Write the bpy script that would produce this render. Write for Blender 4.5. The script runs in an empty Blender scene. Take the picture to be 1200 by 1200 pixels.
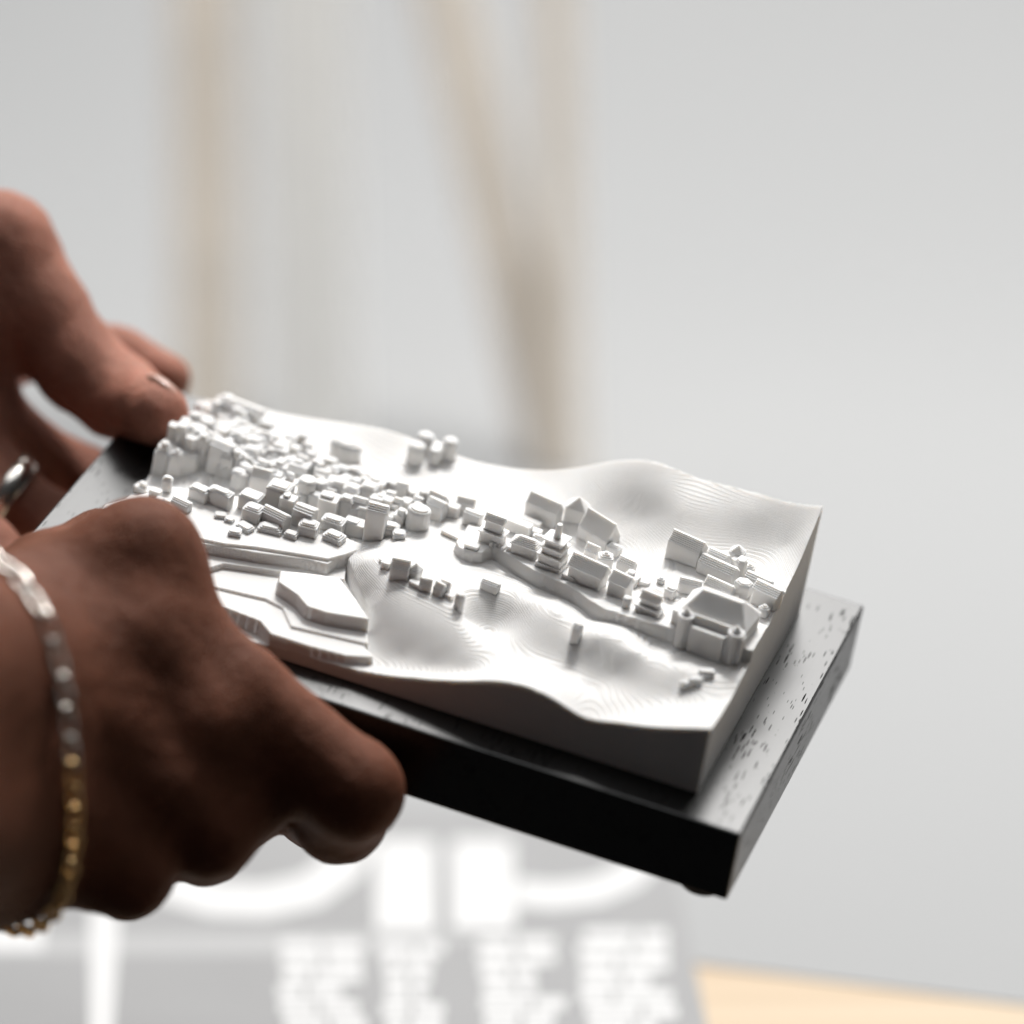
import bpy, math, random
import numpy as np
from mathutils import Matrix, Vector

# ------------------------------------------------------------------ camera, world, lights, exposure
SC = bpy.context.scene
COL = SC.collection
MM = 0.001
F = 5530.5676                      # focal length in pixels of the 1200 px photograph
RB = np.array([[0.9358, 0.3175, 0.1533], [0.2931, -0.4592, -0.8386], [-0.1959, 0.8296, -0.5228]])
_u, _s, _v = np.linalg.svd(RB); RB = _u @ _v
TB = np.array([-98.9889, 14.3076, 881.7167])          # board pose in the camera frame (mm)
PITCH = math.radians(14.0)
CAMH = 350.0
CX = np.array([1, 0, 0.]); CF = np.array([0, math.cos(PITCH), -math.sin(PITCH)]); CU = np.array([0, math.sin(PITCH), math.cos(PITCH)])
CP = np.array([0, 0, CAMH])
CW = np.stack([CX, -CU, CF], 1)                        # camera frame (x right, y down, z forward) -> world

cam_d = bpy.data.cameras.new("camera"); cam = bpy.data.objects.new("camera", cam_d); COL.objects.link(cam)
cam_d.sensor_width = 36; cam_d.lens = 36 * F / 1200
cam_d.clip_start = 0.02; cam_d.clip_end = 30
cam.location = CP * MM; cam.rotation_euler = (math.pi / 2 - PITCH, 0, 0)
cam_d.dof.use_dof = True; cam_d.dof.focus_distance = 0.893
cam_d.dof.aperture_fstop = 5.2; cam_d.dof.aperture_blades = 0
SC.camera = cam

w = bpy.data.worlds.new("World"); SC.world = w; w.use_nodes = True
w.node_tree.nodes["Background"].inputs[0].default_value = (0.93, 0.96, 1.0, 1)
w.node_tree.nodes["Background"].inputs[1].default_value = 0.03

def area(name, loc, target, sx, sy, power, color=(1, 1, 1)):
    d = bpy.data.lights.new(name, 'AREA'); d.shape = 'RECTANGLE'; d.size = sx; d.size_y = sy; d.energy = power; d.color = color
    o = bpy.data.objects.new(name, d); COL.objects.link(o); o.location = loc
    o.rotation_euler = (Vector(target) - Vector(loc)).to_track_quat('-Z', 'Y').to_euler()
    return o

def cam2w(c): return CP + CW @ np.asarray(c, float)
def b2w(P): return cam2w(RB @ np.asarray(P, float) + TB)
BC = b2w((75, 43, 0)) * MM
def from_board(az, el, dist):                       # a point seen from the board at that bearing (0 = straight back) and elevation
    a, e = math.radians(az), math.radians(el)
    d = CW @ RB @ np.array([math.sin(a) * math.cos(e), math.cos(a) * math.cos(e), math.sin(e)]); return BC + d * dist
WINDOW = area("window_light", from_board(-13, 33, 1.25), BC, 1.1, 0.8, 17.0, (1.0, 0.99, 0.975))
KEY = area("key_light", from_board(-11, 50, 1.5), BC, 0.26, 0.26, 18.0, (1.0, 0.985, 0.96))
OVERHEAD = area("added_overhead_light", (BC[0] - 0.1, BC[1] + 0.25, 1.75), (BC[0], BC[1] + 0.05, 0.1), 1.3, 1.1, 7.5, (0.98, 0.99, 1.0))  # added soft overhead fill, brightens roof slopes and hand tops
SIDE = area("side_window_light", from_board(74, 24, 1.2), BC, 0.6, 0.5, 0.8, (1.0, 0.96, 0.90))
BACKL = area("backdrop_light", (0.1, 0.74, 1.35), (0.05, 1.95, 0.2), 0.9, 0.4, 1.1, (0.97, 0.985, 1.0))  # extra lamp added to brighten the backdrop

SC.render.engine = 'CYCLES'
SC.view_settings.view_transform = 'Standard'; SC.view_settings.look = 'None'
SC.view_settings.exposure = 0; SC.view_settings.gamma = 1
SC.cycles.max_bounces = 8; SC.cycles.use_denoising = True

# ------------------------------------------------------------------ helpers
def pix_ray(u, v):
    d = np.array([(u - 600) / F, (v - 600) / F, 1.0]); return d
def px_cam(u, v, dep): return pix_ray(u, v) * dep                        # camera frame, mm
CAMB = -RB.T @ TB
def px_board(u, v, z):                                                   # board frame, on height z
    d = RB.T @ pix_ray(u, v); s = (z - CAMB[2]) / d[2]; return CAMB + s * d
def px_table(u, v, z=0.0):
    d = CW @ pix_ray(u, v); s = (z - CP[2]) / d[2]; return CP + s * d
MB = Matrix([[*(CW @ RB)[i], b2w((0, 0, 0))[i] * MM] for i in range(3)] + [[0, 0, 0, 1]])

def new_mesh(name, verts, faces, mat, parent=None, smooth=False, scale=MM):
    me = bpy.data.meshes.new(name)
    me.from_pydata((np.asarray(verts, float) * scale).tolist(), [], [list(map(int, f)) for f in faces] if not isinstance(faces, np.ndarray) else faces.tolist())
    me.update()
    if smooth: me.polygons.foreach_set('use_smooth', [True] * len(me.polygons))
    o = bpy.data.objects.new(name, me); COL.objects.link(o)
    if mat: me.materials.append(mat)
    if parent: o.parent = parent
    return o
def tag(o, label=None, cat=None, group=None, kind=None):
    for k, v in (('label', label), ('category', cat), ('group', group), ('kind', kind)):
        if v: o[k] = v
    return o
def empty(name, matrix=None):
    o = bpy.data.objects.new(name, None); COL.objects.link(o); o.empty_display_size = 0.01
    if matrix is not None: o.matrix_world = matrix
    return o

class G:                                                                 # mesh collector
    def __init__(s): s.v = []; s.f = []
    def prism(s, bot, top):
        n = len(bot); b = len(s.v); s.v += [tuple(p) for p in bot] + [tuple(p) for p in top]
        s.f.append(list(range(b + n - 1, b - 1, -1))); s.f.append(list(range(b + n, b + 2 * n)))
        for i in range(n):
            j = (i + 1) % n; s.f.append([b + i, b + j, b + n + j, b + n + i])
    def slab(s, poly, z0, z1): s.prism([(x, y, z0) for x, y in poly], [(x, y, z1) for x, y in poly])
    def tube(s, path, r, n=12, closed=False, flat=(1, 1)):
        path = [np.asarray(p, float) for p in path]; m = len(path); b = len(s.v)
        nrm = None
        for i, p in enumerate(path):
            t = path[(i + 1) % m] - path[i - 1] if closed else path[min(i + 1, m - 1)] - path[max(i - 1, 0)]
            t = t / np.linalg.norm(t)
            if nrm is None:
                nrm = np.cross(t, [0, 0, 1.0]) if abs(t[2]) < .9 else np.cross(t, [1.0, 0, 0])
            nrm = nrm - t * (nrm @ t); nrm /= np.linalg.norm(nrm); bi = np.cross(t, nrm)
            for k in range(n):
                a = 2 * math.pi * k / n; s.v.append(tuple(p + r * (flat[0] * math.cos(a) * nrm + flat[1] * math.sin(a) * bi)))
        for i in range(m if closed else m - 1):
            i2 = (i + 1) % m
            for k in range(n):
                k2 = (k + 1) % n; s.f.append([b + i * n + k, b + i * n + k2, b + i2 * n + k2, b + i2 * n + k])
        if not closed:
            s.f.append([b + k for k in range(n)][::-1]); s.f.append([b + (m - 1) * n + k for k in range(n)])
    def build(s, name, mat, parent=None, smooth=False): return new_mesh(name, s.v, s.f, mat, parent, smooth)

def bevel(o, width, seg=2):
    m = o.modifiers.new('bevel', 'BEVEL'); m.width = width; m.segments = seg; m.limit_method = 'ANGLE'; return o

# ------------------------------------------------------------------ materials
def mat(name):
    m = bpy.data.materials.new(name); m.use_nodes = True
    nt = m.node_tree; return m, nt, nt.nodes["Principled BSDF"]
def N(nt, typ, **kw):
    n = nt.nodes.new(typ)
    for k, v in kw.items():
        if k in n.inputs: n.inputs[k].default_value = v
        else: setattr(n, k, v)
    return n
def ramp(nt, src, stops):
    r = nt.nodes.new('ShaderNodeValToRGB'); cr = r.color_ramp
    while len(cr.elements) < len(stops): cr.elements.new(0.5)
    for e, (p, c) in zip(cr.elements, stops): e.position = p; e.color = (*c, 1) if len(c) == 3 else c
    nt.links.new(src, r.inputs[0]); return r

def white_print():
    m, nt, b = mat('printed_white_plastic')
    tc = N(nt, 'ShaderNodeTexCoord'); sep = N(nt, 'ShaderNodeSeparateXYZ'); nt.links.new(tc.outputs['Object'], sep.inputs[0])
    mul = N(nt, 'ShaderNodeMath', operation='MULTIPLY'); mul.inputs[1].default_value = 2 * math.pi / 0.00027
    nt.links.new(sep.outputs['Z'], mul.inputs[0])
    sn = N(nt, 'ShaderNodeMath', operation='SINE'); nt.links.new(mul.outputs[0], sn.inputs[0])
    nz = N(nt, 'ShaderNodeTexNoise', Scale=1400.0, Detail=4.0); nt.links.new(tc.outputs['Object'], nz.inputs['Vector'])
    add = N(nt, 'ShaderNodeMath', operation='MULTIPLY_ADD'); add.inputs[1].default_value = 0.8
    nt.links.new(nz.outputs[0], add.inputs[0]); nt.links.new(sn.outputs[0], add.inputs[2])
    bp = N(nt, 'ShaderNodeBump', Strength=0.6, Distance=0.00007); nt.links.new(add.outputs[0], bp.inputs['Height'])
    nt.links.new(bp.outputs[0], b.inputs['Normal'])
    n2 = N(nt, 'ShaderNodeTexNoise', Scale=90.0, Detail=5.0); nt.links.new(tc.outputs['Object'], n2.inputs['Vector'])
    r = ramp(nt, n2.outputs[0], [(0.3, (0.80, 0.785, 0.77)), (0.7, (0.86, 0.85, 0.835))])
    nt.links.new(r.outputs[0], b.inputs['Base Color'])
    b.inputs['Roughness'].default_value = 0.8
    b.inputs['Specular IOR Level'].default_value = 0.15
    b.inputs['Subsurface Weight'].default_value = 0.9
    b.inputs['Subsurface Radius'].default_value = (1.0, 0.93, 0.85)
    b.inputs['Subsurface Scale'].default_value = 0.0007
    return m
def black_wood():
    m, nt, b = mat('black_stained_wood')
    tc = N(nt, 'ShaderNodeTexCoord')
    mp = N(nt, 'ShaderNodeMapping'); mp.inputs['Scale'].default_value = (2700, 230, 2700); nt.links.new(tc.outputs['Object'], mp.inputs[0])
    vo = N(nt, 'ShaderNodeTexVoronoi', Scale=1.0, Randomness=1.0); nt.links.new(mp.outputs[0], vo.inputs['Vector'])
    wn = N(nt, 'ShaderNodeTexNoise', Scale=170.0, Detail=3.0)
    mp2 = N(nt, 'ShaderNodeMapping'); mp2.inputs['Scale'].default_value = (1.0, 0.35, 1.0); nt.links.new(tc.outputs['Object'], mp2.inputs[0]); nt.links.new(mp2.outputs[0], wn.inputs['Vector'])
    sepc = N(nt, 'ShaderNodeSeparateColor'); nt.links.new(vo.outputs['Color'], sepc.inputs[0])
    # pore size differs from cell to cell and from band to band: size = (noise-0.40)*1.2*random
    a = N(nt, 'ShaderNodeMath', operation='SUBTRACT'); nt.links.new(wn.outputs[0], a.inputs[0]); a.inputs[1].default_value = 0.26
    c = N(nt, 'ShaderNodeMath', operation='MULTIPLY'); nt.links.new(a.outputs[0], c.inputs[0]); nt.links.new(sepc.outputs[0], c.inputs[1])
    c2 = N(nt, 'ShaderNodeMath', operation='MULTIPLY'); nt.links.new(c.outputs[0], c2.inputs[0]); c2.inputs[1].default_value = 1.3
    lt = N(nt, 'ShaderNodeMath', operation='LESS_THAN'); nt.links.new(vo.outputs['Distance'], lt.inputs[0]); nt.links.new(c2.outputs[0], lt.inputs[1])
    pore = lt.outputs[0]
    fn = N(nt, 'ShaderNodeTexNoise', Scale=1.0, Detail=6.0, Roughness=0.65)
    mp3 = N(nt, 'ShaderNodeMapping'); mp3.inputs['Scale'].default_value = (900, 90, 900); nt.links.new(tc.outputs['Object'], mp3.inputs[0]); nt.links.new(mp3.outputs[0], fn.inputs['Vector'])
    hg = N(nt, 'ShaderNodeMath', operation='MULTIPLY_ADD'); nt.links.new(pore, hg.inputs[0]); hg.inputs[1].default_value = -3.0; nt.links.new(fn.outputs[0], hg.inputs[2])
    bp = N(nt, 'ShaderNodeBump', Strength=0.12, Distance=0.00004); nt.links.new(hg.outputs[0], bp.inputs['Height']); nt.links.new(bp.outputs[0], b.inputs['Normal'])
    b.inputs['Base Color'].default_value = (0.007, 0.0067, 0.0064, 1)
    rr = ramp(nt, fn.outputs[0], [(0.3, (0.30,) * 3), (0.75, (0.37,) * 3)])
    mx = N(nt, 'ShaderNodeMix', data_type='FLOAT'); nt.links.new(pore, mx.inputs['Factor']); nt.links.new(rr.outputs[0], mx.inputs[2]); mx.inputs[3].default_value = 0.9
    nt.links.new(mx.outputs[0], b.inputs['Roughness'])
    sp = N(nt, 'ShaderNodeMath', operation='MULTIPLY_ADD'); nt.links.new(pore, sp.inputs[0]); sp.inputs[1].default_value = -0.55; sp.inputs[2].default_value = 0.6
    nt.links.new(sp.outputs[0], b.inputs['Specular IOR Level'])
    return m
def skin(name, base, red):
    m, nt, b = mat(name)
    tc = N(nt, 'ShaderNodeTexCoord')
    n1 = N(nt, 'ShaderNodeTexNoise', Scale=60.0, Detail=6.0, Roughness=0.6); nt.links.new(tc.outputs['Object'], n1.inputs['Vector'])
    r = ramp(nt, n1.outputs[0], [(0.3, tuple(c * 0.78 for c in base)), (0.52, base), (0.75, red)])
    nt.links.new(r.outputs[0], b.inputs['Base Color'])
    v = N(nt, 'ShaderNodeTexVoronoi', Scale=1300.0, feature='DISTANCE_TO_EDGE'); nt.links.new(tc.outputs['Object'], v.inputs['Vector'])
    mp = N(nt, 'ShaderNodeMapping'); mp.inputs['Scale'].default_value = (1, 1, 1); nt.links.new(tc.outputs['Object'], mp.inputs[0])
    n2 = N(nt, 'ShaderNodeTexNoise', Scale=240.0, Detail=5.0, Roughness=0.6); nt.links.new(mp.outputs[0], n2.inputs['Vector'])
    ad = N(nt, 'ShaderNodeMath', operation='MULTIPLY_ADD'); nt.links.new(v.outputs['Distance'], ad.inputs[0]); ad.inputs[1].default_value = 0.5; nt.links.new(n2.outputs[0], ad.inputs[2])
    bp = N(nt, 'ShaderNodeBump', Strength=0.75, Distance=0.0009); nt.links.new(ad.outputs[0], bp.inputs['Height']); nt.links.new(bp.outputs[0], b.inputs['Normal'])
    b.inputs['Roughness'].default_value = 0.6
    b.inputs['Specular IOR Level'].default_value = 0.08
    b.inputs['Subsurface Weight'].default_value = 0.35
    b.inputs['Subsurface Radius'].default_value = (1.0, 0.35, 0.2)
    b.inputs['Subsurface Scale'].default_value = 0.0025
    return m
def plain(name, col, rough=0.5, metal=0.0, noise=0.06, scale=200.0, spec=0.5):
    m, nt, b = mat(name)
    tc = N(nt, 'ShaderNodeTexCoord'); n1 = N(nt, 'ShaderNodeTexNoise', Scale=scale, Detail=4.0); nt.links.new(tc.outputs['Object'], n1.inputs['Vector'])
    r = ramp(nt, n1.outputs[0], [(0.3, tuple(c * (1 - noise) for c in col)), (0.7, tuple(min(1, c * (1 + noise)) for c in col))])
    nt.links.new(r.outputs[0], b.inputs['Base Color']); b.inputs['Roughness'].default_value = rough; b.inputs['Metallic'].default_value = metal
    b.inputs['Specular IOR Level'].default_value = spec
    return m
def desk_wood():
    m, nt, b = mat('pale_orange_wood')
    tc = N(nt, 'ShaderNodeTexCoord'); mp = N(nt, 'ShaderNodeMapping'); mp.inputs['Scale'].default_value = (3, 45, 45); nt.links.new(tc.outputs['Object'], mp.inputs[0])
    n1 = N(nt, 'ShaderNodeTexNoise', Scale=1.0, Detail=8.0, Distortion=1.2); nt.links.new(mp.outputs[0], n1.inputs['Vector'])
    r = ramp(nt, n1.outputs[0], [(0.3, (0.47, 0.35, 0.23)), (0.55, (0.54, 0.42, 0.29)), (0.8, (0.57, 0.46, 0.33))])
    nt.links.new(r.outputs[0], b.inputs['Base Color']); b.inputs['Roughness'].default_value = 0.5
    return m
M = dict(white=white_print(), wood=black_wood(), skin_near=skin('skin_of_the_near_hand', (0.15, 0.058, 0.034), (0.185, 0.069, 0.04)),  # near hand's backlit shade is put into a darker copy of the skin
         skin_far=skin('skin_of_the_far_hand', (0.35, 0.16, 0.115), (0.45, 0.19, 0.135)),  # same person's skin, lighter copy carrying the light on the far hand
         nail=plain('fingernail', (0.48, 0.27, 0.21), 0.28), silver=plain('silver', (0.88, 0.84, 0.78), 0.24, 1.0), gold_warm_glint=plain('pale_gold_warm_glint', (0.90, 0.62, 0.30), 0.25, 1.0),  # silver also carries the window sheen on the upper bracelet links
         sweep=plain('pale_grey_backdrop_paper', (0.335, 0.338, 0.341), 0.7, 0, 0.015, 3.0, 0.2), grey_print=plain('grey_printed_paper', (0.265, 0.265, 0.268), 0.55, 0, 0.03, 30.0),
         ink_white=plain('white_print_on_paper', (0.60, 0.60, 0.60), 0.5, 0, 0.01), desk=desk_wood(), rubber=plain('black_rubber', (0.02, 0.02, 0.02), 0.7),
         beige=plain('beige_wood', (0.88, 0.80, 0.70), 0.6, 0, 0.1, 60.0), pale=plain('white_painted_wood', (0.94, 0.93, 0.9), 0.5), lightgrey=plain('light_grey_print', (0.36, 0.36, 0.363), 0.55, 0, .02))

# ------------------------------------------------------------------ setting: desk and backdrop paper
def sheet(name, poly, z0, z1, m, parent=None):
    g = G(); g.slab(poly, z0, z1); return g.build(name, m, parent)
desk = sheet('desk', [(-900, 835), (900, 835), (900, 2300), (-900, 2300)], -30, -0.4, M['desk']); tag(desk, kind='structure')
def sweep():
    L = px_table(830, 1131); Rr = px_table(1200, 1177)
    dirn = (Rr - L) / np.linalg.norm(Rr - L)
    A = L - dirn * 900; B = L + dirn * 900
    prof = []                                     # distance back, height
    for d in np.linspace(0, 620, 12): prof.append((d, 0))
    rad = 420
    for a in np.linspace(0, math.pi / 2, 28)[1:]: prof.append((620 + rad * math.sin(a), rad * (1 - math.cos(a))))
    for h in np.linspace(0, 900, 8)[1:]: prof.append((620 + rad, rad + h))
    v = []; f = []
    ys = np.array([0, 1, 0.]); nx = 24
    for (d, h) in prof:
        for i in range(nx + 1):
            t = i / nx; e = A + (B - A) * t; k = max(0, 1 - d / 620.0)
            base = np.array([e[0], e[1] * k + (L[1] + 20) * (1 - k), 0])
            v.append((base[0], base[1] + d, h))
    n = len(prof)
    for j in range(n - 1):
        for i in range(nx): a = j * (nx + 1) + i; f.append([a, a + 1, a + nx + 2, a + nx + 1])
    o = new_mesh('backdrop', v, f, M['sweep'], None, False)
    s = o.modifiers.new('thick', 'SOLIDIFY'); s.thickness = 0.0003; s.offset = -1
    return tag(o, kind='structure')
sweep()

# ------------------------------------------------------------------ black wooden board
board = empty('display_board', MB)
tag(board, 'black stained wooden display board with open grain under the white relief model', 'board')
g = G(); g.slab([(0, 0), (150, 0), (150, 87.1), (0, 87.1)], -15.05, 0)
bevel(g.build('panel', M['wood'], board), 0.00045, 2)
for fx, fy in ((143.8, 6.2), (6.2, 6.2), (143.8, 81), (6.2, 81)):
    g = G(); c = [(math.cos(a) , math.sin(a)) for a in np.linspace(0, 2 * math.pi, 24, endpoint=False)]
    g.prism([(fx + 4.2 * x, fy + 4.2 * y, -17.5) for x, y in c], [(fx + 5 * x, fy + 5 * y, -15.06) for x, y in c])
    bevel(g.build('rubber_foot', M['rubber'], board), 0.0004)

# ------------------------------------------------------------------ the white printed relief
X0, X1, Y0, Y1 = 13.0, 139.2, 8.0, 78.0
LAY = 0.27
ctrl = [  # edges: x, y, z (mm on the board)
 (13, 8, 2.2), (40, 8, 2.3), (60, 8, 2.5), (70, 8, 2.9), (76.5, 8, 3.8), (83, 8, 5.4), (89.5, 8, 7.2), (96, 8, 9.6), (102, 8, 11.0), (106, 8, 11.0), (109, 8, 10.5), (116, 8, 8.5), (122, 8, 9.7), (128.5, 8, 11.2), (139, 8, 14.6),
 (13, 78, 5.5), (20, 78, 6.8), (30, 78, 8.0), (51, 78, 11.4), (60, 78, 11.0), (69, 78, 10.6), (78, 78, 11.8), (84.5, 78, 13.6), (91, 78, 16.6), (97, 78, 20.0), (103, 78, 22.4), (108, 78, 22.6), (114, 78, 22.0), (125, 78, 22.6), (139, 78, 24.3),
 (139, 17, 13.2), (139, 24, 12.9), (139, 30, 13.6), (139, 52, 16.4), (139, 62, 18.0), (139, 70, 21.0),
 (13, 18, 3.4), (13, 29, 5.4), (13, 40, 3.4), (13, 48, 2.6), (13, 60, 4.5), (13, 70, 5.0)]
pxc = [  # photograph px, py, guessed height
 (430, 632, 8.6), (330, 612, 7.6), (260, 590, 6.0), (220, 575, 4.2), (500, 605, 10.2), (470, 632, 10.4), (540, 622, 11.0), (560, 570, 10.6), (620, 585, 11.8), (690, 612, 13.6), (752, 630, 14.8), (860, 640, 17.2), (920, 640, 18.4), (910, 690, 16.8), (830, 690, 15.8),
 (760, 690, 15.2), (752, 594, 18.0), (800, 600, 19.6), (705, 588, 16.2), (880, 600, 21.0), (640, 565, 13.0), (450, 545, 9.6), (400, 535, 8.8), (350, 560, 8.2), (300, 545, 7.0),
 (583, 696, 11.6), (620, 706, 12.8), (652, 718, 13.6), (700, 747, 14.2), (743, 763, 14.3), (803, 785, 14.0), (850, 797, 13.6),
 (600, 672, 10.6), (640, 698, 11.4), (690, 726, 12.0), (760, 762, 12.6), (840, 784, 13.0),
 (450, 668, 11.3), (480, 688, 11.5), (515, 702, 11.5), (540, 713, 11.2), (430, 657, 10.8), (510, 660, 11.0), 
 (404, 683, 6.0), (418, 712, 5.2), (434, 745, 4.8), (468, 768, 4.7), (505, 780, 5.6), (545, 784, 7.2), (565, 788, 8.2),
 (575, 738, 8.6), (590, 722, 9.6), (608, 730, 10.8), (545, 724, 9.4), (595, 760, 9.2), (640, 772, 9.8), (680, 775, 10.4), (720, 790, 10.6), (660, 800, 10.2), (720, 820, 9.8), (790, 815, 11.6), (820, 830, 12.6), (600, 785, 10.2),
]
bluff = []                                                    # rounded flank of the mound, from the houses on its crest down to its foot
for c0, c1 in (((430, 657, 10.8), (404, 683, 6.0)), ((436, 662, 11.0), (418, 712, 5.2)), ((450, 668, 11.3), (434, 745, 4.8)), ((480, 688, 11.5), (468, 768, 4.7)), ((515, 702, 11.5), (505, 780, 5.6)), ((540, 713, 11.2), (545, 784, 7.2))):
    A, B = px_board(*c0), px_board(*c1)
    for t, k in ((.3, .84), (.55, .62), (.8, .30)): bluff.append([*(A[:2] * (1 - t) + B[:2] * t), c1[2] + (c0[2] - c1[2]) * k])
P = np.array([list(c) for c in ctrl] + [[*px_board(u, v, z)[:2], z] for u, v, z in pxc] + bluff)
def tps_fit(P, lam=1.5):
    n = len(P); d = np.hypot(P[:, None, 0] - P[None, :, 0], P[:, None, 1] - P[None, :, 1])
    K = np.where(d > 0, d * d * np.log(np.maximum(d, 1e-9)), 0) + lam * np.eye(n)
    Q = np.c_[np.ones(n), P[:, :2]]; A = np.block([[K, Q], [Q.T, np.zeros((3, 3))]])
    return np.linalg.solve(A, np.r_[P[:, 2], 0, 0, 0])
TW = tps_fit(P)
def tps(x, y):
    x = np.asarray(x, float); y = np.asarray(y, float); out = TW[-3] + TW[-2] * x + TW[-1] * y
    for i in range(len(P)):
        d2 = (x - P[i, 0]) ** 2 + (y - P[i, 1]) ** 2
        out = out + TW[i] * 0.5 * d2 * np.log(np.maximum(d2, 1e-12))
    return out
def inside(poly, x, y):
    r = np.zeros(np.shape(x), bool); n = len(poly)
    for i in range(n):
        (xa, ya), (xb, yb) = poly[i], poly[(i + 1) % n]
        if ya == yb: continue
        r ^= ((ya > y) != (yb > y)) & (x < (xb - xa) * (y - ya) / (yb - ya) + xa)
    return r
def pp(pts, z): return [tuple(px_board(u, v, z)[:2]) for u, v in pts]
def smooth_poly(p, it=2):
    for _ in range(it):
        q = []
        for i in range(len(p)):
            a, b = np.array(p[i]), np.array(p[(i + 1) % len(p)]); q += [tuple(a * .75 + b * .25), tuple(a * .25 + b * .75)]
        p = q
    return p
# flat plates of the shore, lowest first: polygon in the photograph at its height, height
plates = [
 ([(100, 640), (240, 706), (262, 712), (304, 728), (317, 743), (360, 757), (406, 769), (438, 771), (420, 748), (410, 690), (400, 660), (380, 640), (200, 590)], 4.6),
 ([(100, 650), (235, 684), (311, 702), (331, 712), (341, 734), (432, 755), (428, 720), (405, 680), (395, 650), (200, 600)], 5.1),
 ([(90, 640), (225, 680), (240, 668), (262, 661), (334, 671), (404, 680), (410, 640), (200, 590)], 6.2),
 ([(328, 669), (363, 672), (398, 677), (416, 700), (433, 726), (382, 718), (359, 710), (348, 697), (326, 682)], 7.9),
 ([(90, 610), (225, 636), (246, 639), (300, 648), (360, 656), (384, 662), (420, 640), (300, 590), (200, 580)], 8.4),
 ([(90, 600), (225, 629), (262, 637), (300, 641), (362, 651), (384, 655), (405, 650), (430, 640), (300, 585), (200, 570)], 9.0),
 ([(150 + .15 * x, 460 + .15 * y) for x, y in [(205, 455), (300, 480), (330, 500), (415, 508), (450, 498), (540, 500), (575, 470), (610, 455), (640, 515), (705, 560), (775, 595), (890, 580), (960, 500), (900, 380), (780, 300), (600, 230), (470, 190), (400, 230), (330, 330), (260, 380)]], 8.2),
]
plates = [(pp(p, z), z) for p, z in plates]
terrace = smooth_poly([tuple(px_board(u, v, z)[:2]) for u, v, z in [(545, 622, 13), (533, 632, 13), (538, 642, 13), (562, 651, 13), (576, 641, 13), (585, 645, 13), (625, 669, 14), (667, 686, 14.6), (690, 702, 14.9), (704, 712, 15), (725, 719, 15.2), (770, 733, 15.6), (850, 752, 16), (884, 766, 16.2), (940, 760, 16), (985, 640, 16), (990, 520, 18), (600, 480, 18), (555, 590, 13)]], 1)
_tf = np.array([px_board(u, v, z)[:2] for u, v, z in [(540, 645, 13), (585, 645, 13), (625, 669, 14), (667, 686, 14.6), (725, 719, 15.2), (770, 733, 15.6), (850, 752, 16), (884, 766, 16.2)]])
_tf = _tf[_tf[:, 0].argsort()]; TFX, TFY = _tf[:, 0], _tf[:, 1]
def terrace_h(x, y): return np.clip(13.0 + (x - 80) * 0.066, 12.8, 16.4)
def height(x, y):
    z = tps(x, y)
    for (u, v, zc, rx, ry, amp) in ((580, 730, 9.6, 4.2, 4.6, -1.0), (752, 597, 18.0, 4.5, 3.4, -1.1)):   # mound, small bowl, dimple in the far hill
        q = px_board(u, v, zc); z = z + amp * np.exp(-(((x - q[0]) / rx) ** 2 + ((y - q[1]) / ry) ** 2))
    def cover(poly):                                            # share of each grid cell inside: smooth walls instead of saw teeth
        return sum(inside(poly, x + dx, y + dy).astype(float) for dx in (-.055, 0, .055) for dy in (-.055, 0, .055)) / 9
    for poly, h in plates:
        c = cover(poly); z = z * (1 - c) + h * c
    c = cover(terrace)
    yf = np.interp(x, TFX, TFY)
    z = z * (1 - c) + c * np.maximum(z, terrace_h(x, y) - 0.30 * np.maximum(0, y - yf - 10) - 0.05 * np.maximum(0, y - yf))
    return z
STEP = 0.16
NX = int(round((X1 - X0) / STEP)) + 1; NY = int(round((Y1 - Y0) / STEP)) + 1
GX, GY = np.meshgrid(np.linspace(X0, X1, NX), np.linspace(Y0, Y1, NY))
HG = height(GX, GY)
def look(x, y):
    i = np.clip(np.round((np.asarray(x) - X0) / STEP).astype(int), 0, NX - 1); j = np.clip(np.round((np.asarray(y) - Y0) / STEP).astype(int), 0, NY - 1)
    return HG[j, i]
def hz(x, y): return float(look(x, y))
def on_relief(u, v):
    z = 10.0
    best = None
    for zz in np.arange(26, 1, -0.25):                       # march along the ray down to the first hit
        q = px_board(u, v, zz)
        if X0 <= q[0] <= X1 and Y0 <= q[1] <= Y1 and hz(q[0], q[1]) >= zz: best = q; break
    if best is None: best = px_board(u, v, 5.0); best[2] = hz(best[0], best[1])
    return best

relief = empty('relief_model', MB @ Matrix.Translation((0, 0, 0.0001)))
tag(relief, 'white 3D printed relief of hills, terraces and city buildings on the black board', 'model')

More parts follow.
